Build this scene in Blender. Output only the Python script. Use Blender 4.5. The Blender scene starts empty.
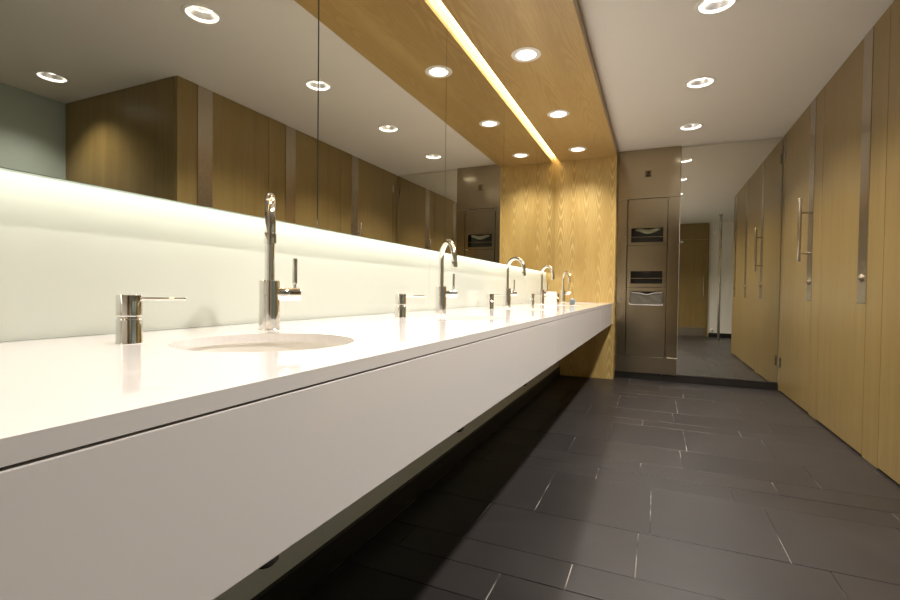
import bpy, bmesh, math, random
from mathutils import Matrix, Vector

scene = bpy.context.scene
col = scene.collection
random.seed(7)
PI = math.pi

# ------------------------------------------------------------------ camera
cam_data = bpy.data.cameras.new('camera')
cam_data.lens = 18.7665
cam_data.sensor_width = 36.0
cam_data.clip_start = 0.02
cam = bpy.data.objects.new('camera', cam_data)
col.objects.link(cam)
yaw, pitch, roll = math.radians(23.7035), math.radians(-1.123), math.radians(0.6929)
fw = Vector((-math.sin(yaw) * math.cos(pitch), math.cos(yaw) * math.cos(pitch), math.sin(pitch)))
rt = Vector((math.cos(yaw), math.sin(yaw), 0))
up = rt.cross(fw)
rt2 = rt * math.cos(roll) + up * math.sin(roll)
up2 = -rt * math.sin(roll) + up * math.cos(roll)
cam.matrix_world = Matrix(((rt2.x, up2.x, -fw.x, 1.0635), (rt2.y, up2.y, -fw.y, 0.0), (rt2.z, up2.z, -fw.z, 0.9434), (0, 0, 0, 1)))
scene.camera = cam

# ------------------------------------------------------------------ world and exposure
world = bpy.data.worlds.new('world')
scene.world = world
world.use_nodes = True
world.node_tree.nodes['Background'].inputs['Color'].default_value = (0.02, 0.02, 0.02, 1)
world.node_tree.nodes['Background'].inputs['Strength'].default_value = 0.2
vs = scene.view_settings
vs.view_transform = 'Standard'
vs.look = 'None'
vs.gamma = 1.0
vs.use_curve_mapping = False
vs.exposure = 0.5
scene.cycles.use_denoising = True
scene.cycles.max_bounces = 14
scene.cycles.diffuse_bounces = 6
scene.cycles.glossy_bounces = 10
scene.cycles.blur_glossy = 1.0

# light levels of the lamps in the room (W, colour)
SOFFIT_W, CEIL_W, ALCOVE_W = 42.0, 110.0, 40.0
WARM = (1.0, 0.935, 0.86)
LED_UNDER, LED_SLOT = 4.0, 6.0

# ------------------------------------------------------------------ measures (metres)
B = 5.541        # back wall
PY = 5.355       # wooden end panel
S = 2.181        # face of the toilet stalls
H = 2.5          # ceiling
H2 = 2.411       # wooden soffit
EX = 0.651       # outer edge of the soffit and end panel
C = 0.834        # counter top
CF = 0.638       # counter front
SPL = -0.09      # face of the splashback
XR = 3.58        # wall of the side bay
YN = -0.65       # entrance wall
MB = 1.152       # lower edge of the wall mirrors
YS = 2.40        # near end of the stalls

# ------------------------------------------------------------------ materials
class NT:
    def __init__(self, name):
        self.m = bpy.data.materials.new(name)
        self.m.use_nodes = True
        self.t = self.m.node_tree
        self.b = self.t.nodes['Principled BSDF']
    def n(self, typ, **kw):
        nd = self.t.nodes.new(typ)
        for k, v in kw.items():
            setattr(nd, k, v)
        return nd
    def l(self, a, b):
        self.t.links.new(a, b)
    def val(self, sock, v):
        if isinstance(v, (int, float)):
            sock.default_value = v
        else:
            self.l(v, sock)
    def math(self, op, a, b=0.0, c=None):
        nd = self.n('ShaderNodeMath', operation=op)
        self.val(nd.inputs[0], a)
        self.val(nd.inputs[1], b)
        if c is not None:
            self.val(nd.inputs[2], c)
        return nd.outputs[0]
    def pos(self):
        g = self.n('ShaderNodeTexCoord')
        return g.outputs['Object']
    def sep(self, v):
        s = self.n('ShaderNodeSeparateXYZ')
        self.l(v, s.inputs[0])
        return s.outputs
    def comb(self, x, y, z):
        c = self.n('ShaderNodeCombineXYZ')
        for i, v in enumerate((x, y, z)):
            self.val(c.inputs[i], v)
        return c.outputs[0]
    def noise(self, vec, scale=1.0, detail=3.0, rough=0.5, dist=0.0):
        nd = self.n('ShaderNodeTexNoise')
        self.l(vec, nd.inputs['Vector'])
        nd.inputs['Scale'].default_value = scale
        nd.inputs['Detail'].default_value = detail
        nd.inputs['Roughness'].default_value = rough
        nd.inputs['Distortion'].default_value = dist
        return nd.outputs['Fac']
    def ramp(self, fac, stops):
        nd = self.n('ShaderNodeValToRGB')
        self.l(fac, nd.inputs[0])
        el = nd.color_ramp.elements
        el[0].position, el[0].color = stops[0][0], (*stops[0][1], 1)
        el[1].position, el[1].color = stops[-1][0], (*stops[-1][1], 1)
        for p, c in stops[1:-1]:
            e = el.new(p)
            e.color = (*c, 1)
        return nd.outputs[0]
    def mix(self, fac, a, b, mode='MIX'):
        nd = self.n('ShaderNodeMix', data_type='RGBA', blend_type=mode)
        self.val(nd.inputs[0], fac)
        for i, v in ((6, a), (7, b)):
            if isinstance(v, tuple):
                nd.inputs[i].default_value = (*v, 1)
            else:
                self.l(v, nd.inputs[i])
        return nd.outputs[2]
    def bump(self, h, strength=0.1, dist=0.01):
        nd = self.n('ShaderNodeBump')
        nd.inputs['Strength'].default_value = strength
        nd.inputs['Distance'].default_value = dist
        self.l(h, nd.inputs['Height'])
        self.l(nd.outputs[0], self.b.inputs['Normal'])
    def set(self, **kw):
        for k, v in kw.items():
            s = self.b.inputs[k.replace('_', ' ')]
            if isinstance(v, tuple):
                s.default_value = (*v, 1) if len(v) == 3 else v
            elif isinstance(v, (int, float)):
                s.default_value = v
            else:
                self.l(v, s)
        return self.m


def srgb(r, g, b):
    f = lambda c: (c / 255 / 12.92) if c / 255 <= 0.04045 else ((c / 255 + 0.055) / 1.055) ** 2.4
    return (f(r), f(g), f(b))


def crown_wood(name, grain, cross, leaf, light, dark, v0, bend, freq, wander, ring_w=0.3, rough=0.32):
    """crown-cut veneer: arches repeated in leaves; grain / cross are axis numbers"""
    t = NT(name)
    p = t.sep(t.pos())
    g, s = p[grain], p[cross]
    sl = t.math('DIVIDE', s, leaf)
    idn = t.math('FLOOR', sl)
    u = t.math('SUBTRACT', t.math('SUBTRACT', sl, idn), 0.5)
    wob = t.noise(t.comb(t.math('MULTIPLY', s, 3.0), t.math('MULTIPLY', g, 0.9), idn), 1.0, 2.0)
    u = t.math('ADD', u, t.math('MULTIPLY', t.math('SUBTRACT', wob, 0.5), 0.22))
    shift = t.math('MULTIPLY', t.math('SINE', t.math('MULTIPLY', idn, 2.4)), 0.14)
    av = t.math('ABSOLUTE', t.math('SUBTRACT', t.math('SUBTRACT', g, v0), shift))
    u2 = t.math('MULTIPLY', t.math('MULTIPLY', u, u), bend)
    lown = t.noise(t.comb(t.math('MULTIPLY', s, 5.0), t.math('MULTIPLY', g, 1.4), t.math('MULTIPLY', idn, 3.3)), 1.0, 2.0)
    fld = t.math('ADD', t.math('SUBTRACT', av, u2), t.math('MULTIPLY', lown, wander))
    ring = t.math('SINE', t.math('MULTIPLY', fld, freq))
    ring = t.math('MULTIPLY_ADD', ring, 0.5, 0.5)
    ring = t.math('POWER', ring, 2.2)
    mask = t.noise(t.comb(t.math('MULTIPLY', s, 4.0), t.math('MULTIPLY', g, 1.1), 9.0), 1.0, 2.0)
    mr = t.n('ShaderNodeMapRange')
    t.l(mask, mr.inputs[0])
    mr.inputs[1].default_value, mr.inputs[2].default_value = 0.38, 0.6
    ring = t.math('MULTIPLY', ring, mr.outputs[0])
    fine = t.noise(t.comb(t.math('MULTIPLY', s, 190.0), t.math('MULTIPLY', g, 5.0), 0.0), 1.0, 3.0, 0.6)
    broad = t.noise(t.comb(t.math('MULTIPLY', s, 9.0), t.math('MULTIPLY', g, 0.7), 4.0), 1.0, 2.0)
    fac = t.math('ADD', t.math('MULTIPLY', ring, ring_w), t.math('MULTIPLY', fine, 0.9 - abs(ring_w)))
    fac = t.math('ADD', fac, t.math('MULTIPLY', t.math('SUBTRACT', broad, 0.5), 0.5))
    c = t.ramp(fac, [(0.2, dark), (0.8, light)])
    t.bump(fine, 0.06, 0.002)
    return t.set(Base_Color=c, Roughness=rough)


def straight_wood(name, light, dark, rough=0.33):
    t = NT(name)
    p = t.sep(t.pos())
    s = t.math('ADD', p[1], p[0])
    fine = t.noise(t.comb(t.math('MULTIPLY', s, 110.0), t.math('MULTIPLY', p[2], 3.0), 0.0), 1.0, 4.0, 0.65)
    fleck = t.noise(t.comb(t.math('MULTIPLY', s, 240.0), t.math('MULTIPLY', p[2], 22.0), 3.0), 1.0, 2.0, 0.6)
    broad = t.noise(t.comb(t.math('MULTIPLY', s, 11.0), t.math('MULTIPLY', p[2], 0.35), 7.0), 1.0, 3.0)
    fac = t.math('ADD', t.math('MULTIPLY', fine, 0.45), t.math('MULTIPLY', broad, 0.5))
    fac = t.math('ADD', fac, t.math('MULTIPLY', t.math('SUBTRACT', fleck, 0.5), 0.18))
    c = t.ramp(fac, [(0.25, dark), (0.72, light)])
    t.bump(fine, 0.05, 0.002)
    return t.set(Base_Color=c, Roughness=rough)


def steel(name, colr, rough, axis):
    t = NT(name)
    p = t.sep(t.pos())
    k = [400.0, 400.0, 400.0]
    k[axis] = 6.0
    v = t.comb(*[t.math('MULTIPLY', p[i], k[i]) for i in range(3)])
    n = t.noise(v, 1.0, 2.0)
    r = t.math('MULTIPLY_ADD', n, 0.012, rough - 0.006)
    return t.set(Base_Color=colr, Metallic=1.0, Roughness=r)


def plain(name, colr, rough=0.5, metal=0.0, bumpy=0.0, scale=300.0, **kw):
    t = NT(name)
    n = t.noise(t.pos(), scale, 3.0)
    c = t.mix(t.math('MULTIPLY', n, 0.12), colr, tuple(x * 0.82 for x in colr))
    if bumpy:
        t.bump(n, bumpy, 0.002)
    return t.set(Base_Color=c, Roughness=rough, Metallic=metal, **kw)


def glow(name, colr, strength):
    t = NT(name)
    return t.set(Base_Color=(0.8, 0.8, 0.8), Emission_Color=colr, Emission_Strength=strength)


def tile_material():
    t = NT('dark_slate_porcelain')
    p = t.pos()
    oi = t.n('ShaderNodeObjectInfo')
    n1 = t.noise(p, 5.0, 5.0, 0.6, 0.4)
    n2 = t.noise(p, 60.0, 3.0, 0.6)
    n3 = t.noise(p, 1.3, 3.0, 0.5, 0.3)
    fac = t.math('ADD', t.math('MULTIPLY', n1, 0.55), t.math('MULTIPLY', n2, 0.2))
    fac = t.math('ADD', fac, t.math('MULTIPLY', oi.outputs['Random'], 0.22))
    c = t.ramp(fac, [(0.2, srgb(27, 24, 24)), (0.8, srgb(44, 40, 39))])
    r = t.math('MULTIPLY_ADD', n3, 0.2, 0.3)
    t.bump(n1, 0.05, 0.004)
    return t.set(Base_Color=c, Roughness=r)


M = {}
OAK_L, OAK_D = srgb(219, 195, 133), srgb(180, 150, 88)
M['panel'] = crown_wood('oak_crown_veneer', 2, 0, 0.135, OAK_L, OAK_D, 1.72, 2.3, 44.0, 0.25, 0.42)
M['soffit'] = crown_wood('oak_soffit_veneer', 1, 0, 0.21, srgb(212, 183, 126), srgb(170, 140, 88), 2.2, 5.0, 26.0, 1.1, -0.3)
M['stall'] = straight_wood('oak_stall_laminate', srgb(146, 125, 79), srgb(115, 94, 52))
M['steel'] = steel('brushed_steel', (0.40, 0.338, 0.235), 0.17, 0)
M['steel_v'] = steel('brushed_steel_upright', (0.50, 0.445, 0.365), 0.27, 1)
M['satin'] = steel('satin_steel', (0.6, 0.57, 0.52), 0.25, 2)
M['chrome'] = plain('chrome', (0.82, 0.80, 0.77), 0.05, 1.0)
M['solid'] = plain('white_solid_surface', (0.76, 0.725, 0.705), 0.05, scale=900.0)
M['basin'] = plain('white_basin', (0.78, 0.75, 0.70), 0.25)
M['glass'] = plain('pale_green_painted_glass', (0.69, 0.715, 0.645), 0.06)
M['mirror'] = plain('mirror_silvering', (0.80, 0.79, 0.72), 0.0, 1.0)
M['mirror_edge'] = plain('mirror_edge', (0.05, 0.06, 0.04), 0.3)
M['paint'] = plain('white_ceiling_paint', (0.80, 0.76, 0.705), 0.7, bumpy=0.03)
M['wall'] = plain('pale_green_wall_paint', (0.40, 0.47, 0.42), 0.6, bumpy=0.03)
M['tile'] = tile_material()
def grout_material():
    t = NT('painted_glint_grout')
    n = t.noise(t.pos(), 4.5, 2.0, 0.6)
    c = t.ramp(n, [(0.45, srgb(46, 42, 40)), (0.6, srgb(165, 158, 150))])  # pale stretches paint the light that some joints catch
    return t.set(Base_Color=c, Roughness=0.9)
M['grout'] = grout_material()
M['black'] = plain('black_skirting', srgb(34, 31, 29), 0.4)
M['dark'] = plain('dark_interior', (0.02, 0.02, 0.018), 0.6)
M['gap'] = plain('joint_shadow', (0.12, 0.11, 0.08), 0.8)
M['trim'] = plain('white_lamp_trim', (0.82, 0.79, 0.74), 0.4)
M['reflector'] = plain('lamp_reflector', (0.92, 0.90, 0.88), 0.32, 1.0)
M['matt_reflector'] = plain('white_lamp_reflector', (0.9, 0.88, 0.85), 0.4)
M['lamp'] = glow('lamp_glow', (1.0, 0.95, 0.88), 9.0)
M['lamp_reflection'] = glow('lamp_reflection_glow', (1.0, 0.97, 0.93), 2.2)  # self-glow stands in for lamp light reflected inside the fitting
M['led_under'] = glow('led_diffuser', (1.0, 0.995, 0.88), LED_UNDER)
M['led_slot'] = glow('led_warm', (1.0, 0.74, 0.36), LED_SLOT)
M['white'] = plain('white_card', (0.85, 0.84, 0.82), 0.6)
M['towel'] = plain('grey_green_paper', srgb(150, 152, 128), 0.8)
M['liner_highlight'] = plain('liner_fold_highlight', (0.42, 0.39, 0.36), 0.25)  # paler than the bag: its highlights are put into the colour
M['bag'] = plain('clear_bin_liner', (0.10, 0.09, 0.075), 0.2)
M['blue'] = plain('blue_grey_wrapper', srgb(128, 140, 143), 0.3, 0.2, scale=80.0)
M['sticker'] = plain('grey_sticker', srgb(128, 112, 84), 0.4, 0.4)
M['ink'] = plain('dark_print', srgb(52, 42, 26), 0.5)
M['trap'] = plain('dark_chrome', (0.22, 0.21, 0.19), 0.2, 1.0)

# ------------------------------------------------------------------ mesh helpers
class Mesh:
    def __init__(self):
        self.bm = bmesh.new()
    def box(self, x0, x1, y0, y1, z0, z1, bev=0.0):
        vs_ = [self.bm.verts.new((x, y, z)) for x in (x0, x1) for y in (y0, y1) for z in (z0, z1)]
        fs = [(0, 1, 3, 2), (4, 6, 7, 5), (0, 4, 5, 1), (2, 3, 7, 6), (0, 2, 6, 4), (1, 5, 7, 3)]
        faces = [self.bm.faces.new([vs_[i] for i in f]) for f in fs]
        if bev:
            edges = {e for f in faces for e in f.edges}
            bmesh.ops.bevel(self.bm, geom=list(edges), offset=bev, segments=2, profile=0.5, affect='EDGES')
        return self
    def lathe(self, prof, n=32, origin=(0, 0, 0), axis='z', caps=True):
        """prof: list of (radius, height)"""
        rings = []
        ox, oy, oz = origin
        for r, h in prof:
            ring = []
            for i in range(n):
                a = 2 * PI * i / n
                x, y = r * math.cos(a), r * math.sin(a)
                if axis == 'z':
                    p = (ox + x, oy + y, oz + h)
                elif axis == 'x':
                    p = (ox + h, oy + x, oz + y)
                else:
                    p = (ox + x, oy + h, oz + y)
                ring.append(self.bm.verts.new(p))
            rings.append(ring)
        for a, b in zip(rings, rings[1:]):
            for i in range(n):
                self.bm.faces.new((a[i], a[(i + 1) % n], b[(i + 1) % n], b[i]))
        if caps:
            if prof[0][0] > 1e-6:
                self.bm.faces.new(list(reversed(rings[0])))
            if prof[-1][0] > 1e-6:
                self.bm.faces.new(rings[-1])
        return self
    def tube(self, pts, r, n=16):
        pts = [Vector(p) for p in pts]
        rr = r if isinstance(r, (list, tuple)) else [r] * len(pts)
        rings = []
        ref = None
        for i, p in enumerate(pts):
            d = (pts[min(i + 1, len(pts) - 1)] - pts[max(i - 1, 0)]).normalized()
            if ref is None:
                ref = Vector((0, 1, 0)) if abs(d.y) < 0.9 else Vector((1, 0, 0))
            a = (ref - d * ref.dot(d)).normalized()
            b = d.cross(a)
            ref = a
            rings.append([self.bm.verts.new(p + (a * math.cos(2 * PI * k / n) + b * math.sin(2 * PI * k / n)) * rr[i]) for k in range(n)])
        for a, b in zip(rings, rings[1:]):
            for k in range(n):
                self.bm.faces.new((a[k], a[(k + 1) % n], b[(k + 1) % n], b[k]))
        self.bm.faces.new(list(reversed(rings[0])))
        self.bm.faces.new(rings[-1])
        return self
    def build(self, name, mat, parent=None, smooth=False, loc=None, weld=True):
        if weld:
            bmesh.ops.remove_doubles(self.bm, verts=self.bm.verts, dist=1e-5)
        bmesh.ops.recalc_face_normals(self.bm, faces=self.bm.faces)
        me = bpy.data.meshes.new(name)
        self.bm.to_mesh(me)
        self.bm.free()
        if smooth:
            for p in me.polygons:
                p.use_smooth = True
            me.set_sharp_from_angle(angle=math.radians(28))
        me.materials.append(M[mat])
        o = bpy.data.objects.new(name, me)
        col.objects.link(o)
        if parent is not None:
            o.parent = parent
        if loc is not None:
            o.location = loc
        return o


def tag(o, label=None, cat=None, group=None, kind=None):
    if label:
        o['label'] = label
    if cat:
        o['category'] = cat
    if group:
        o['group'] = group
    if kind:
        o['kind'] = kind
    return o


def empty(name, loc=(0, 0, 0), rz=0.0):
    o = bpy.data.objects.new(name, None)
    o.empty_display_size = 0.05
    col.objects.link(o)
    o.location = loc
    o.rotation_euler = (0, 0, rz)
    return o


def copy_tree(o, parent=None):
    c = o.copy()
    col.objects.link(c)
    c.parent = parent
    for ch in o.children:
        copy_tree(ch, c)
    return c


def holed_plate(x0, x1, y0, y1, z0, z1, holes, n=48):
    """flat plate between z0 and z1 with round through-holes (x, y, r)"""
    m = Mesh()
    bm = m.bm
    q = [(hx, hy, hr, hr * 1.25) for hx, hy, hr in holes]
    xs = sorted({round(v, 5) for v in [x0, x1] + [a for h in q for a in (h[0] - h[3], h[0] + h[3])]})
    ys = sorted({round(v, 5) for v in [y0, y1] + [a for h in q for a in (h[1] - h[3], h[1] + h[3])]})
    xs = [x for x in xs if x0 - 1e-6 <= x <= x1 + 1e-6]
    ys = [y for y in ys if y0 - 1e-6 <= y <= y1 + 1e-6]

    def inhole(xa, xb, ya, yb):
        cx, cy = (xa + xb) / 2, (ya + yb) / 2
        for h in q:
            if abs(cx - h[0]) < h[3] and abs(cy - h[1]) < h[3]:
                return True
        return False
    for xa, xb in zip(xs, xs[1:]):
        for ya, yb in zip(ys, ys[1:]):
            if inhole(xa, xb, ya, yb):
                continue
            for z in (z0, z1):
                bm.faces.new([bm.verts.new(p) for p in ((xa, ya, z), (xb, ya, z), (xb, yb, z), (xa, yb, z))])
    for hx, hy, hr, hq in q:
        ci, sq = {}, {}
        for k in range(n):
            a = 2 * PI * k / n
            c_, s_ = math.cos(a), math.sin(a)
            e = hq / max(abs(c_), abs(s_))
            for z in (z0, z1):
                ci[k, z] = bm.verts.new((hx + hr * c_, hy + hr * s_, z))
                sq[k, z] = bm.verts.new((hx + e * c_, hy + e * s_, z))
        for k in range(n):
            j = (k + 1) % n
            for z in (z0, z1):
                bm.faces.new((ci[k, z], sq[k, z], sq[j, z], ci[j, z]))
            bm.faces.new((ci[k, z0], ci[j, z0], ci[j, z1], ci[k, z1]))
    for (xa, ya), (xb, yb) in (((x0, y0), (x1, y0)), ((x1, y0), (x1, y1)), ((x1, y1), (x0, y1)), ((x0, y1), (x0, y0))):
        bm.faces.new([bm.verts.new(p) for p in ((xa, ya, z0), (xb, yb, z0), (xb, yb, z1), (xa, ya, z1))])
    return m


def struct(mesh, name, mat, label=None, cat=None):
    o = mesh.build(name, mat)
    return tag(o, label, cat, kind='structure')

# ------------------------------------------------------------------ lamp positions
CX, SX = 1.3306, 0.299
SP = 1.04
ceil_lights = [(CX, 4.9266), (CX, 3.9256), (CX, 2.8985), (CX, 1.8993), (CX, 0.87), (3.088, 2.029), (3.088, 0.55)]
soff_lights = [(SX, 4.9502), (SX, 3.9171), (SX, 2.8682), (SX, 1.82), (SX, 0.78)]

# ------------------------------------------------------------------ floor
floor = struct(Mesh().box(-0.2, XR + 0.1, YN - 0.1, B + 0.1, -0.08, -0.004), 'floor', 'grout', 'dark grey staggered porcelain tile floor of the washroom', 'floor')
rows = [-0.65, -0.6, -0.12, 0.2, 0.37, 0.53, 1.01, 1.335, 1.496, 1.655, 1.98, 2.465, 2.635, 2.81, 3.13, 3.605, 3.765, 4.085, 4.56, 4.72, 4.88, 5.2, 5.541]
anchor = {1.335: (0.604, .61), 1.496: (0.815, .61), 1.655: (1.017, .61), 1.98: (0.60, .459), 2.465: (0.80, .61), 2.635: (1.004, .61),
          2.81: (0.60, .611), 3.13: (0.793, .457), 3.605: (0.99, .61), 3.765: (0.585, .613), 4.085: (0.78, .457), 4.56: (0.93, .61),
          4.72: (0.7, .61), 4.88: (1.12, .61), 5.2: (0.82, .61)}
GR = 0.0018
for i, (ya, yb) in enumerate(zip(rows, rows[1:])):
    ax, w = anchor.get(ya, (0.3 + 0.17 * i % 0.6, 0.61 if yb - ya < 0.4 else 0.458))
    x_lo, x_hi = 0.085, (S + 0.04 if yb > YS + 0.2 else XR)
    x = ax - math.ceil((ax - x_lo) / w) * w
    while x < x_hi:
        xa, xb = max(x, x_lo), min(x + w, x_hi)
        if xb - xa > 0.01:
            Mesh().box(xa + GR, xb - GR, ya + GR, yb - GR, -0.012, random.uniform(-0.0004, 0.0006), 0.001).build('tile', 'tile', floor)
        x += w

# ------------------------------------------------------------------ ceiling
ceiling = struct(holed_plate(-0.2, XR + 0.1, YN - 0.1, B + 0.1, H, H + 0.03, [(x, y, 0.092) for x, y in ceil_lights]), 'ceiling', 'paint', 'plain white painted ceiling over the aisle', 'ceiling')

# ------------------------------------------------------------------ walls
wall_left = struct(Mesh().box(-0.25, SPL - 0.008, YN - 0.1, B + 0.1, 0, H), 'wall_left', 'wall', 'left wall behind the mirrors and washbasins', 'wall')
under = Mesh().box(SPL - 0.008, 0.062, YN, PY, 0, 0.60).build('service_duct', 'wall', wall_left)
for ya, yb in ((YN, 0.2), (0.2, 1.246), (1.246, 2.29), (2.29, 3.34), (3.34, 4.38), (4.38, PY)):
    Mesh().box(0.0625, 0.07, ya + 0.001, yb - 0.001, 0.098, 0.60).build('glass_panel', 'glass', wall_left)
for ya, yb in ((YN, 0.24), (0.24, 2.335), (2.335, 4.433), (4.433, PY)):
    Mesh().box(SPL - 0.0075, SPL, ya + 0.001, yb - 0.001, C + 0.0002, MB + 0.012).build('glass_panel', 'glass', wall_left)
wall_back = struct(Mesh().box(-0.25, 0.66, B, B + 0.1, 0, H).box(1.27, XR + 0.1, B, B + 0.1, 0, H).box(0.66, 1.27, B + 0.115, B + 0.2, 0, H).box(0.66, 1.27, B, B + 0.115, 0, 0.2).box(0.66, 1.27, B, B + 0.115, 2.0, H), 'wall_back', 'paint', 'white back wall behind the steel unit and tall mirror', 'wall')
wall_right = struct(Mesh().box(XR, XR + 0.1, YN - 0.1, B + 0.1, 0, H), 'wall_right', 'wall', 'pale green grey wall of the side bay', 'wall')
wall_front = struct(Mesh().box(-0.25, XR + 0.1, YN - 0.1, YN, 0, H), 'wall_front', 'paint', 'pale entrance wall seen in the tall mirror', 'wall')
# skirtings
bl = tag(empty('baseboard_left', (0.078, 2.3, 0)), 'black tiled skirting along the floor under the counter', 'skirting', kind='structure')
ys_ = [YN, 0.35, 0.955, 1.555, 2.155, 2.755, 3.355, 3.955, 4.555, PY]
for ya, yb in zip(ys_, ys_[1:]):
    Mesh().box(-0.008, 0.007, ya + 0.001 - 2.3, yb - 0.001 - 2.3, 0.0007, 0.098).build('tile', 'black', bl)
bb = tag(empty('baseboard_back', (1.4, B, 0)), 'black skirting below the steel unit and tall mirror', 'skirting', kind='structure')
for xa, xb in ((EX + 0.003, 1.13), (1.13, 1.74), (1.74, S - 0.003)):
    Mesh().box(xa + 0.001 - 1.4, xb - 0.001 - 1.4, -0.016, -0.001, 0.0007, 0.073).build('tile', 'black', bb)
bf = struct(Mesh().box(2.13, XR - 0.002, YN + 0.001, YN + 0.015, 0.0007, 0.09), 'baseboard_front', 'black', 'black skirting on the entrance wall beside the door', 'skirting')
br = struct(Mesh().box(XR - 0.015, XR - 0.001, YN + 0.02, YS - 0.03, 0.0007, 0.09), 'baseboard_right', 'black', 'black skirting along the side bay wall', 'skirting')

# ------------------------------------------------------------------ mirror backing, soffit, end panel
trim_1 = struct(Mesh().box(SPL + 0.001, -0.0075, YN, PY - 0.002, MB + 0.03, H - 0.001), 'trim_1', 'paint', 'boxed backing that carries the wall mirrors', 'trim')
SLOT = 0.038
soffit = tag(empty('soffit', (SX, 2.4, H2)), 'lowered oak veneer soffit with round lights above the counter', 'soffit', kind='structure')
sm = holed_plate(SLOT, EX, YN, PY + 0.0, H2, H2 + 0.02, [(x, y, 0.07) for x, y in soff_lights])
so = sm.build('soffit_board', 'soffit', soffit)
so.location = (-SX, -2.4, -H2)
o = Mesh().box(EX - 0.02, EX, YN, PY, H2 + 0.021, H - 0.001).build('edge_board', 'soffit', soffit)
o.location = (-SX, -2.4, -H2)
o = Mesh().box(SLOT, SLOT + 0.015, YN, PY, H2 + 0.021, H - 0.001).build('slot_board', 'paint', soffit)
o.location = (-SX, -2.4, -H2)

slot_led = Mesh().box(0.006, SLOT - 0.006, YN + 0.05, PY - 0.01, H - 0.022, H - 0.002).build('led_strip', 'led_slot')
tag(slot_led, 'warm glowing light strip in the slot between soffit and mirrors', 'light strip')
under_led = Mesh().box(-0.05, -0.016, YN + 0.05, PY - 0.01, MB + 0.018, MB + 0.029).build('led_strip', 'led_under')
tag(under_led, 'pale yellow light strip under the lower edge of the mirrors', 'light strip')

end_panel = tag(empty('end_panel', (0.3, PY, 0)), 'tall oak veneer end panel closing the far end of the counter', 'panel', kind='structure')
ob = Mesh().box(SPL - 0.005, EX, PY, B - 0.001, 0.003, H - 0.001, 0.001).build('veneer_panel', 'panel', end_panel)
ob.location = (-0.3, -PY, 0)

# ------------------------------------------------------------------ wall mirrors
mj = [(YN, 0.238), (0.242, 1.2855), (1.2905, 2.3365), (2.3395, 3.3855), (3.3885, 4.4325), (4.4355, PY - 0.001)]
ml = ['frameless wall mirror beside the entrance wall, nearest end of the row',
      'wide frameless wall mirror above the nearest washbasin',
      'frameless wall mirror above the second washbasin, reflecting ceiling and stall doors',
      'frameless wall mirror above the third washbasin, reflecting the steel dispenser unit',
      'frameless wall mirror above the fourth washbasin, reflecting a strip of oak',
      'frameless wall mirror touching the oak end panel']
for (ya, yb), lb in zip(mj, ml):
    e = tag(empty('wall_mirror', (0, (ya + yb) / 2, MB)), lb, 'mirror', 'wall mirrors over the counter')
    h = (yb - ya) / 2
    Mesh().box(-0.0065, -0.0005, -h + 0.0002, h - 0.0002, 0.0, H2 - MB + 0.002).build('backing', 'mirror_edge', e)
    g = Mesh()
    g.bm.faces.new([g.bm.verts.new(p) for p in ((0, -h + 0.0006, 0.0006), (0, h - 0.0006, 0.0006), (0, h - 0.0006, H2 - MB + 0.001), (0, -h + 0.0006, H2 - MB + 0.001))])
    g.build('glass', 'mirror', e)

# ------------------------------------------------------------------ counter
PITCH = 1.067
SINK_Y = [0.740 + PITCH * k for k in range(5)]
SINK_Y[4] = min(SINK_Y[4], PY - 0.25)
SINK_X, SINK_R = 0.325, 0.177
y_near = YN + 0.002
top = holed_plate(SPL + 0.001, CF, y_near, PY - 0.001, C - 0.0205, C, [(SINK_X, y, SINK_R) for y in SINK_Y], 64)
worktop = top.build('worktop', 'solid')
tag(worktop, 'long glossy white washbasin counter running along the mirrors', 'counter')
fascia = tag(empty('counter_fascia', (CF, 2.4, 0.61)), 'deep white front panel under the counter edge', 'fascia')
for ya, yb in ((y_near, 2.199), (2.2, 4.127), (4.128, PY - 0.002)):
    Mesh().box(-0.022, -0.0005, ya - 2.4, yb - 2.4, 0.0, 0.2005, 0.0015).build('front_panel', 'solid', fascia)
Mesh().box(-0.03, -0.0225, y_near - 2.4, PY - 2.403, 0.17, 0.2025).build('batten', 'gap', fascia)

ordn = ['nearest', 'second', 'third', 'fourth', 'farthest']
def basin(k, y):
    e = tag(empty('washbasin', (SINK_X, y, C - 0.0205)), 'round white undermount washbasin, %s in the counter' % ordn[k], 'washbasin', 'washbasins in the counter')
    prof = [(0.205, -0.0005), (0.205, -0.01), (0.180, -0.012)]
    R, D = 0.183, 0.13
    m = Mesh()
    inner = [(R + 0.025, -0.0008), (R, -0.0008), (R - 0.001, -0.02)]
    for a in range(1, 11):
        t = a / 10 * PI / 2
        inner.append((0.03 + (R - 0.031) * math.cos(t) ** 0.55 if a < 10 else 0.022, -0.02 - (D - 0.02) * math.sin(t)))
    outer = [(r + 0.012, h - 0.012) for r, h in reversed(inner[2:])]
    outer.append((R + 0.025, -0.014))
    m.lathe(inner + outer, 96, caps=False)
    ob_ = m.build('bowl', 'basin', e, True)
    Mesh().lathe([(0.0, -D + 0.004), (0.012, -D + 0.005), (0.026, -D + 0.006), (0.028, -D + 0.003), (0.028, -D - 0.01), (0.0, -D - 0.01)], 24, caps=False).build('drain', 'chrome', e, True)
    return e
for k, y in enumerate(SINK_Y):
    basin(k, y)

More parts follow.
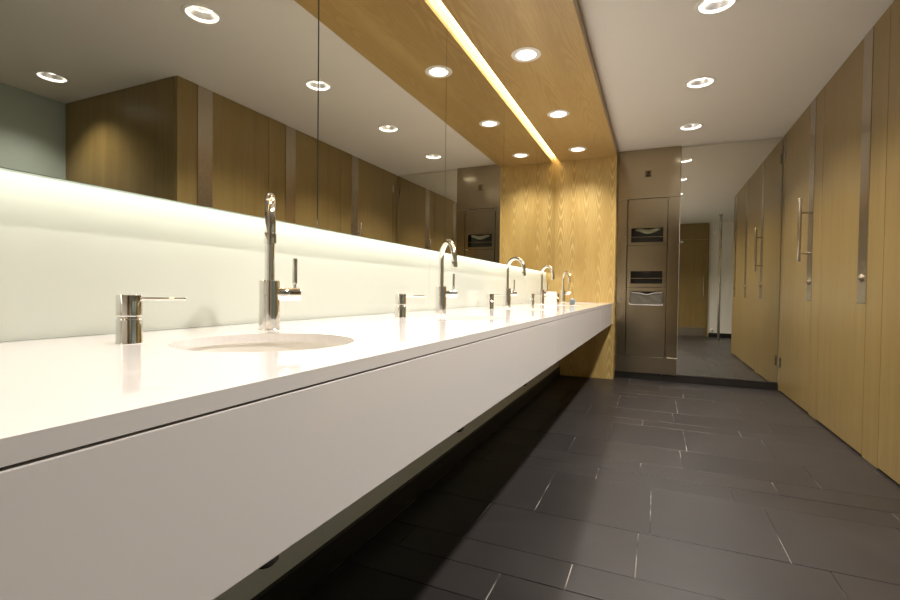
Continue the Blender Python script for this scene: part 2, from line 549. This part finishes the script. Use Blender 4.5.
def trap(k, y):
    e = tag(empty('bottle_trap', (0.30, y + 0.018, 0.3505)), 'dark metal bottle trap hanging below the %s washbasin' % ordn[k], 'pipe', 'bottle traps under the counter')
    Mesh().lathe([(0.0, 0), (0.022, 0.0), (0.03, 0.008), (0.03, 0.085), (0.024, 0.095), (0.0, 0.095)], 28, caps=False).build('bottle', 'trap', e, True)
    Mesh().tube([(0.0, 0, 0.095), (0.01, -0.004, 0.2), (0.02, -0.01, 0.3), (0.025, -0.012, 0.321)], 0.016, 16).build('tailpiece', 'trap', e, True)
    Mesh().tube([(-0.029, 0, 0.065), (-0.12, 0, 0.065), (-0.228, 0, 0.065)], 0.016, 16).build('outlet_pipe', 'trap', e, True)
for k, y in enumerate(SINK_Y):
    trap(k, y)

# ------------------------------------------------------------------ taps
def make_tap():
    e = empty('basin_tap')
    Mesh().lathe([(0.027, 0), (0.0275, 0.002), (0.0262, 0.004), (0.0262, 0.129), (0.025, 0.131), (0.013, 0.1315)], 40).build('body', 'chrome', e, True)
    pts = [(0, 0, 0.1312), (0, 0, 0.20), (0, 0, 0.2525)]
    for a in range(1, 17):
        t = PI * a / 16
        pts.append((0.08 - 0.08 * math.cos(t), 0, 0.2525 + 0.08 * math.sin(t)))
    pts += [(0.16, 0, 0.24), (0.16, 0, 0.2165)]
    sp_ = Mesh().tube(pts, 0.0125, 20).build('spout', 'chrome', e, True)
    Mesh().lathe([(0.0137, 0.214), (0.0139, 0.216), (0.0139, 0.236), (0.013, 0.238)], 24, (0.16, 0, 0)).build('aerator', 'chrome', sp_, True)
    Mesh().lathe([(0.018, 0.015), (0.018, 0.0475), (0.0172, 0.049), (0.018, 0.050), (0.018, 0.076), (0.0165, 0.078), (0.0, 0.078)], 28, (0, 0, 0.096), 'y', caps=False).build('valve', 'chrome', e, True)
    lv = Mesh().lathe([(0.004, 0.112), (0.004, 0.122), (0.0063, 0.123), (0.0067, 0.125), (0.0067, 0.189), (0.006, 0.191), (0.0, 0.191)], 20, (0, 0.063, 0), caps=False).build('lever', 'chrome', e, True)
    return e
TAP_Y = [0.942, 2.018, 3.092, 4.136, 5.205]
TAP_ROT = [-45, -44, -31, -40, -57]
tap_lab = ['tall chrome swan-neck tap with side lever at the nearest washbasin, spout facing the viewer',
           'tall chrome swan-neck tap with side lever, second from the viewer',
           'chrome swan-neck tap with side lever in the middle of the row of five',
           'chrome swan-neck tap just behind the plain white box',
           'smallest-looking chrome swan-neck tap against the oak end panel']
tap0 = make_tap()
for k in range(5):
    o = tap0 if k == 0 else copy_tree(tap0)
    o.location = (0.13, TAP_Y[k], C)
    o.rotation_euler = (0, 0, math.radians(TAP_ROT[k]))
    tag(o, tap_lab[k], 'tap', 'taps on the counter')

# ------------------------------------------------------------------ soap dispensers
def make_soap():
    e = empty('soap_dispenser')
    Mesh().lathe([(0.0225, 0), (0.0228, 0.001), (0.0220, 0.003), (0.0220, 0.0465), (0.0210, 0.048), (0.018, 0.048)], 40).build('base', 'chrome', e, True)
    Mesh().lathe([(0.0200, 0.0481), (0.0200, 0.0529)], 32).build('neck', 'chrome', e, True)
    hd = Mesh().lathe([(0.018, 0.053), (0.0210, 0.053), (0.0220, 0.0545), (0.0220, 0.0925), (0.0212, 0.094), (0.0, 0.094)], 40, caps=False).build('pump_head', 'chrome', e, True)
    Mesh().tube([(0.02, 0, 0.0865), (0.06, 0, 0.0865), (0.096, 0, 0.0865), (0.098, 0, 0.0862)], [0.0033, 0.0032, 0.0031, 0.0028], 12).build('nozzle', 'chrome', hd, True)
    return e
SOAP_Y = [0.582, 1.636, 2.742, 3.800, 4.87]
soap_lab = ['chrome soap dispenser nearest the viewer, long thin nozzle beside the nearest washbasin',
            'chrome soap dispenser between the first and second taps',
            'chrome soap dispenser between the second and third taps',
            'chrome soap dispenser between the third and fourth taps',
            'chrome soap dispenser half hidden behind the white box']
soap0 = make_soap()
for k in range(5):
    o = soap0 if k == 0 else copy_tree(soap0)
    o.location = (0.13, SOAP_Y[k], C)
    o.rotation_euler = (0, 0, math.radians(40))
    tag(o, soap_lab[k], 'soap dispenser', 'soap dispensers on the counter')

# ------------------------------------------------------------------ white box and crumpled wrapper on the counter
wb = tag(empty('white_box', (0.258, 3.93, C + 0.0005), math.radians(12)), 'plain white upright box on the counter near the fourth tap', 'box')
Mesh().box(-0.038, 0.045, -0.03, 0.03, 0, 0.112, 0.003).build('carton', 'white', wb)
Mesh().box(-0.052, -0.0385, -0.028, 0.028, 0, 0.066, 0.003).build('side_flap', 'white', wb)
wr = Mesh()
bmesh.ops.create_icosphere(wr.bm, subdivisions=2, radius=1.0)
rnd = random.Random(3)
for v in wr.bm.verts:
    p = v.co
    k = 1.0 / max(abs(p.x), abs(p.y), abs(p.z)) ** 0.95
    j = rnd.uniform(0.78, 1.0)
    v.co = Vector((p.x * k * 0.024 * j, p.y * k * 0.018 * j, 0.031 + p.z * k * 0.030 * j))
for v in wr.bm.verts:
    v.co.z = max(v.co.z, 0.001)
w_e = tag(empty('crumpled_wrapper', (0.43, 3.97, C), math.radians(15)), 'small crumpled blue grey wrapper on the counter by the last tap', 'wrapper')
wr.build('crumpled_body', 'blue', w_e)
Mesh().box(-0.045, -0.018, -0.012, 0.012, 0.0006, 0.004, 0.001).build('torn_scrap', 'blue', w_e)

# ------------------------------------------------------------------ steel dispenser unit
def frame_panel(x0, x1, z0, z1, hx0, hx1, hz0, hz1, y0, y1):
    m = Mesh()
    m.box(x0, hx0, y0, y1, z0, z1)
    m.box(hx1, x1, y0, y1, z0, z1)
    m.box(hx0, hx1, y0, y1, z0, hz0)
    m.box(hx0, hx1, y0, y1, hz1, z1)
    return m
UX, UY = 0.963, B - 0.001
unit = tag(empty('towel_dispenser_unit', (UX, UY, 0.075)), 'tall brushed steel wall unit with paper towel slots and waste opening', 'dispenser')
UT, UB = -0.030, -0.0005
def upart(m, name, mat, parent=unit, smooth=False):
    o_ = m.build(name, mat, parent, smooth)
    return o_
Z0 = 0.075
xl, xr = 0.6545 - UX, 1.277 - UX
il, ir = 0.767 - UX, 1.159 - UX
g_ = 0.002
upart(Mesh().box(xl, xr, UT, UB, 1.968 - Z0, H - Z0 - 0.003, 0.001), 'top_plate', 'steel')
upart(Mesh().box(xl, xr, UT, UB, 0, 0.255 - Z0, 0.0015), 'bottom_plate', 'steel')
upart(Mesh().box(xl, il - 0.009, UT, UB, 0.258 - Z0, 1.964 - Z0, 0.001), 'side_plate', 'steel')
upart(Mesh().box(ir + 0.006, xr, UT, UB, 0.258 - Z0, 1.964 - Z0, 0.001), 'side_plate', 'steel')
upart(Mesh().box(il - 0.0085, ir + 0.0055, 0.10, 0.104, 0.258 - Z0, 1.964 - Z0), 'back_plate', 'dark')
hx0, hx1 = 0.803 - UX, 1.121 - UX
FY = -0.029
dz1, dz2 = 1.462, 1.006
d1 = upart(frame_panel(il, ir, dz1 + g_ - Z0, 1.962 - Z0, hx0, hx1, 1.495 - Z0, 1.648 - Z0, FY, -0.024), 'towel_door', 'steel')
d2 = upart(frame_panel(il, ir, dz2 + g_ - Z0, dz1 - g_ - Z0, hx0, hx1, 1.047 - Z0, 1.182 - Z0, FY, -0.024), 'tissue_door', 'steel')
d3 = upart(frame_panel(il, ir, 0.260 - Z0, dz2 - g_ - Z0, hx0, hx1, 0.825 - Z0, 0.962 - Z0, FY, -0.024), 'waste_door', 'steel')
# recess trays
for par, za, zb in ((d1, 1.495, 1.648), (d2, 1.047, 1.182)):
    m = Mesh()
    m.box(hx0 - 0.002, hx1 + 0.002, -0.0236, 0.095, zb - Z0 + 0.0005, zb - Z0 + 0.003)
    m.box(hx0 - 0.002, hx1 + 0.002, -0.0236, 0.095, za - Z0 - 0.003, za - Z0 - 0.0005)
    m.box(hx0 - 0.004, hx0 - 0.001, -0.0236, 0.095, za - Z0, zb - Z0)
    m.box(hx1 + 0.001, hx1 + 0.004, -0.0236, 0.095, za - Z0, zb - Z0)
    m.box(hx0, hx1, -0.0235, -0.0165, za - Z0 + 0.055, za - Z0 + 0.061)
    m.build('tray', 'steel', par)
def bump_sheet(nx, nz, x0, x1, zf, yf):
    m = Mesh()
    vv = [[m.bm.verts.new((x0 + (x1 - x0) * i / nx, yf(i / nx, j / nz), zf(i / nx, j / nz))) for j in range(nz + 1)] for i in range(nx + 1)]
    for i in range(nx):
        for j in range(nz):
            m.bm.faces.new((vv[i][j], vv[i + 1][j], vv[i + 1][j + 1], vv[i][j + 1]))
    return m
# hanging paper in the upper slot
tw = bump_sheet(24, 8, -0.12, 0.13, lambda s, t: 0.035 * (1 - t) * (0.25 + math.sin(PI * s) ** 0.6) * -1 + 0.006 * math.sin(9 * s), lambda s, t: -0.004 - 0.004 * math.sin(14 * s + 3 * t) - 0.005 * (1 - t))
tow = tw.build('paper_towel', 'towel', None, True, (UX, UY + 0.02, 1.640))
sol = tow.modifiers.new('thick', 'SOLIDIFY')
sol.thickness = 0.002
tag(tow, 'white paper towel drooping inside the upper dispenser slot', 'paper towel')
# spout in the middle slot
Mesh().box(-0.028, 0.03, -0.0235, -0.008, 1.160 - Z0, 1.1815 - Z0, 0.003).build('nozzle', 'ink', d2)
# bin liner hanging out of the waste opening
def liner_y(s, t):
    return -0.031 - 0.022 * (math.sin(PI * min(max(s, 0), 1)) ** 0.35) * (1 - 0.55 * t) - 0.003 * math.sin(17 * s + 5 * t) * (t > 0.4)
def liner_z(s, t):
    sag = 0.026 * math.sin(PI * s) ** 1.4 + 0.004 * math.sin(15 * s)
    return (0.817 - Z0) + (0.146 - sag) * t
lin = bump_sheet(36, 12, hx0 - 0.004, hx1 + 0.006, liner_z, liner_y).build('bin_liner', 'bag', None, True, (UX, UY - 0.008, Z0))
tag(lin, 'clear plastic bin liner folded over the waste opening', 'bin liner')
sol = lin.modifiers.new('thick', 'SOLIDIFY')
sol.thickness = 0.0012
lm_ = Mesh()
lm_.tube([(hx0 - 0.008, -0.032, 0.835 - Z0), (hx0 - 0.004, -0.036, 0.822 - Z0), (hx0 + 0.03, -0.050, 0.817 - Z0), (0, -0.057, 0.816 - Z0), (hx1 - 0.03, -0.050, 0.815 - Z0), (hx1 + 0.006, -0.036, 0.817 - Z0), (hx1 + 0.009, -0.032, 0.832 - Z0)], 0.0055, 10)
lm_.build('folded_hem', 'liner_highlight', lin, True)  # hem of the liner, its highlight painted by the paler colour
tf = [(hx0 + 0.012 + (hx1 - hx0 - 0.02) * q_ / 14, liner_y((q_ + 0.6) / 15.2, 1) - 0.004, liner_z((q_ + 0.6) / 15.2, 1) - 0.006) for q_ in range(15)]
Mesh().tube(tf, [0.001 + 0.0045 * math.sin(PI * (q_ + 0.5) / 15) for q_ in range(15)], 8).build('top_fold_highlight', 'liner_highlight', lin, True)  # light rim added as a painted highlight along the top
# pictogram sticker: cup over a bar
st = Mesh().box(-0.032, 0.030, UT - 0.001, UT - 0.0002, 2.196 - Z0, 2.268 - Z0).build('sticker', 'sticker', unit)
Mesh().box(-0.010, 0.012, UT - 0.0018, UT - 0.0012, 2.228 - Z0, 2.258 - Z0, 0.0002).build('printed_cup', 'ink', st)
Mesh().box(-0.018, 0.014, UT - 0.0018, UT - 0.0012, 2.203 - Z0, 2.221 - Z0, 0.0002).build('printed_bar', 'ink', st)

# ------------------------------------------------------------------ tall mirror on the back wall
tm = tag(empty('tall_mirror', (1.728, B, 0.078)), 'tall frameless mirror between the steel unit and the stalls', 'mirror')
hw = 0.448
Mesh().box(-hw, hw, -0.0075, -0.0008, 0, 2.483 - 0.078).build('backing', 'mirror_edge', tm)
g = Mesh()
g.bm.faces.new([g.bm.verts.new(p) for p in ((-hw + 0.002, -0.0082, 0.002), (hw - 0.002, -0.0082, 0.002), (hw - 0.002, -0.0082, 2.403), (-hw + 0.002, -0.0082, 2.403))])
g.build('glass', 'mirror', tm)

# ------------------------------------------------------------------ toilet stalls
TH = 0.035
def pilaster(ya, yb, label):
    yc = (ya + yb) / 2
    e = tag(empty('stall_pilaster', (S, yc, 0)), label, 'panel', 'fixed panels between the stall doors')
    Mesh().box(0, TH, ya + 0.0015 - yc, yb - 0.0015 - yc, 0.004, H - 0.001, 0.001).build('board', 'stall', e)
    Mesh().box(0.002, TH - 0.002, ya + 0.004 - yc, yb - 0.004 - yc, 0.0007, 0.0038).build('foot_plate', 'satin', e)
    return e
pilaster(YS - 0.034, 2.53, 'narrow fixed oak board at the near end of the stalls')
pilaster(3.257, 3.466, 'narrow fixed oak board between the first and second stall doors')
pilaster(4.322, 4.518, 'narrow fixed oak board between the second and third stall doors')
pilaster(5.452, B - 0.002, 'very narrow fixed oak board in the corner beside the tall mirror')

def stall_door(ya, yb, label, handle=False, hinges=False):
    yc = (ya + yb) / 2
    e = tag(empty('stall_door', (S, yc, 0)), label, 'door', 'full height stall doors')
    lo, hi = ya + 0.002 - yc, yb - 0.002 - yc
    Mesh().box(0, TH, lo, hi, 0.013, H - 0.003, 0.001).build('leaf', 'stall', e)
    st_ = Mesh().box(-0.0022, -0.0003, lo + 0.001, lo + 0.131, 0.898, H - 0.0035, 0.0004).build('steel_strip', 'steel_v', e)
    lk = Mesh().lathe([(0.0, -0.016), (0.010, -0.016), (0.012, -0.0145), (0.012, -0.011), (0.021, -0.010), (0.023, -0.008), (0.023, -0.0026), (0.0, -0.0026)], 28, (0, lo + 0.068, 1.048), 'x', caps=False).build('lock', 'steel_v', e, True)
    Mesh().box(-0.0195, -0.0162, lo + 0.064, lo + 0.072, 1.038, 1.058, 0.001).build('indicator', 'steel_v', lk)
    if handle:
        hy = lo + 0.095
        hb = Mesh().lathe([(0.0, 1.212), (0.0125, 1.212), (0.0135, 1.214), (0.0135, 1.722), (0.0125, 1.724), (0.0, 1.724)], 24, (-0.066, hy, 0), caps=False).build('pull_handle', 'steel_v', e, True)
        for z in (1.279, 1.606):
            Mesh().lathe([(0.0075, -0.0535), (0.0075, -0.0026)], 16, (0, hy, z), 'x').build('mount', 'steel_v', hb, True)
    if hinges:
        for z in (0.285, 2.297):
            hg = Mesh().box(-0.0035, -0.0003, hi - 0.028, hi - 0.002, z - 0.047, z + 0.047, 0.0005).build('hinge', 'satin', e)
            Mesh().lathe([(0.005, z - 0.047), (0.005, z + 0.047)], 12, (-0.0088, hi - 0.004, 0)).build('knuckle', 'satin', hg, True)
    return e
stall_door(2.532, 3.255, 'first oak stall door, nearest the open bay, steel strip without handle')
stall_door(3.468, 4.320, 'second oak stall door with steel strip and round lock, no handle')
stall_door(4.520, 5.450, 'third oak stall door beside the tall mirror, with steel bar handle', True, True)
sp = tag(empty('stall_side_panel', (S, YS, 0)), 'wide oak side panel closing the near end of the stall row', 'panel')
Mesh().box(TH + 0.001, XR - S - 0.002, -TH, -0.0005, 0.004, H - 0.001, 0.001).build('board', 'stall', sp)
Mesh().box(TH + 0.03, XR - S - 0.02, -TH + 0.004, -0.004, 0.0007, 0.0038).build('foot_rail', 'satin', sp)

# ------------------------------------------------------------------ entrance wall: door, post (seen in the tall mirror)
dr = tag(empty('door_1', (1.66, YN, 0)), 'oak entrance door with steel kick plate in the entrance wall', 'door', kind='structure')
Mesh().box(-0.42, 0.41, 0.006, 0.045, 0.006, 2.135, 0.002).build('leaf', 'stall', dr)
Mesh().box(-0.42, 0.41, 0.006, 0.045, 2.145, H - 0.004, 0.002).build('over_panel', 'stall', dr)
Mesh().box(-0.46, -0.423, 0.001, 0.06, 0.002, H - 0.004, 0.002).build('jamb', 'stall', dr)
Mesh().box(0.413, 0.445, 0.001, 0.06, 0.002, H - 0.004, 0.002).build('jamb', 'stall', dr)
Mesh().box(-0.41, 0.40, 0.0455, 0.048, 0.01, 0.20, 0.0005).build('kick_plate', 'satin', dr)
hd_ = Mesh().tube([(0.355, 0.046, 0.88), (0.355, 0.095, 0.89), (0.352, 0.10, 1.0), (0.345, 0.10, 1.2), (0.34, 0.095, 1.30), (0.34, 0.046, 1.31)], 0.009, 12).build('pull_handle', 'satin', dr, True)
Mesh().box(-0.19, -0.05, 0.046, 0.09, 2.06, 2.115, 0.004).build('door_closer', 'satin', dr)
ps = tag(empty('steel_post', (2.20, 0.50, 0)), 'thin floor to ceiling steel post seen in the tall mirror', 'post')
Mesh().lathe([(0.024, 0.02), (0.024, H - 0.02)], 24).build('tube', 'satin', ps, True)
Mesh().lathe([(0.05, 0.001), (0.05, 0.012), (0.026, 0.02), (0.0, 0.02)], 24, caps=False).build('base_flange', 'satin', ps, True)
Mesh().lathe([(0.0, H - 0.02), (0.026, H - 0.02), (0.045, H - 0.010), (0.045, H - 0.001)], 24, caps=False).build('top_flange', 'satin', ps, True)
for z, lb in ((2.31, 'small round sensor high on the entrance wall beside the door'), (0.15, 'small round door stop low on the entrance wall')):
    e = tag(empty('wall_sensor' if z > 1 else 'door_stop', (2.20, YN, z)), lb, 'fitting')
    Mesh().lathe([(0.035, 0.001), (0.035, 0.012), (0.028, 0.022), (0.0, 0.026)], 24, axis='y', caps=False).build('body', 'trim', e, True)
    Mesh().lathe([(0.012, 0.0265), (0.010, 0.034), (0.0, 0.036)], 16, axis='y', caps=False).build('tip', 'satin', e, True)

# ------------------------------------------------------------------ recessed lights
def downlight(x, y, z, r_in, r_out, depth, watts, label, group, half, refl):
    e = tag(empty('recessed_light', (x, y, z)), label, 'light', group)
    Mesh().lathe([(r_in - 0.002, 0.004), (r_in - 0.003, -0.004), (r_in + 0.004, -0.0065), (r_out - 0.003, -0.004), (r_out, -0.0008)], 48, caps=False).build('trim_ring', 'trim', e, True)
    Mesh().lathe([(r_in * 0.94, 0.0125), (r_in * 0.86, depth * 0.35), (r_in * 0.62, depth * 0.75), (r_in * 0.5, depth), (0.0, depth)], 48, caps=False).build('reflector', refl, e, True)
    Mesh().lathe([(r_in * 0.56, depth * 0.50), (r_in * 0.58, depth * 0.48), (r_in * 0.60, depth * 0.50), (r_in * 0.585, depth * 0.56)], 48, caps=False).build('inner_ring', 'lamp_reflection', e, True)  # ring glows by itself to imitate a reflected bright arc
    Mesh().lathe([(r_in - 0.0035, 0.0015), (r_in * 0.93, 0.012)], 48, caps=False).build('reflection_glow_lip', 'lamp_reflection', e, True)  # added glowing lip imitates the lamp's reflection at the mouth
    Mesh().lathe([(0.0, depth * 0.72), (r_in * 0.3, depth * 0.74), (r_in * 0.42, depth * 0.86), (r_in * 0.42, depth * 0.97)], 32, caps=False).build('bulb', 'lamp', e, True)
    ld = bpy.data.lights.new('lamp_beam', 'SPOT')
    ld.energy = watts
    ld.color = WARM
    ld.spot_size = math.radians(2 * half)
    ld.spot_blend = 1.0
    ld.shadow_soft_size = 0.05
    lo_ = bpy.data.objects.new('lamp_beam', ld)
    col.objects.link(lo_)
    lo_.parent = e
    lo_.location = (0, 0, 0.012)
cl = ['ceiling light farthest down the aisle, close to the tall mirror',
      'ceiling light in the aisle, second from the tall mirror',
      'ceiling light over the aisle, third from the tall mirror',
      'ceiling light over the aisle, fourth from the tall mirror',
      'ceiling light over the aisle nearest the viewer',
      'ceiling light of the side bay, at far left in the wall mirror',
      'ceiling light of the side bay, nearest the entrance wall']
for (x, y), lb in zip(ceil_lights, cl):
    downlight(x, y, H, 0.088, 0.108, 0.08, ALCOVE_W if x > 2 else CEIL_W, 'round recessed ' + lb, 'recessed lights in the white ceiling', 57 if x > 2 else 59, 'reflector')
sl = ['light in the oak soffit closest to the oak end panel', 'light in the oak soffit, second from the oak end panel',
      'light in the oak soffit, third from the oak end panel', 'light in the oak soffit above the second tap',
      'light in the oak soffit above the nearest washbasin']
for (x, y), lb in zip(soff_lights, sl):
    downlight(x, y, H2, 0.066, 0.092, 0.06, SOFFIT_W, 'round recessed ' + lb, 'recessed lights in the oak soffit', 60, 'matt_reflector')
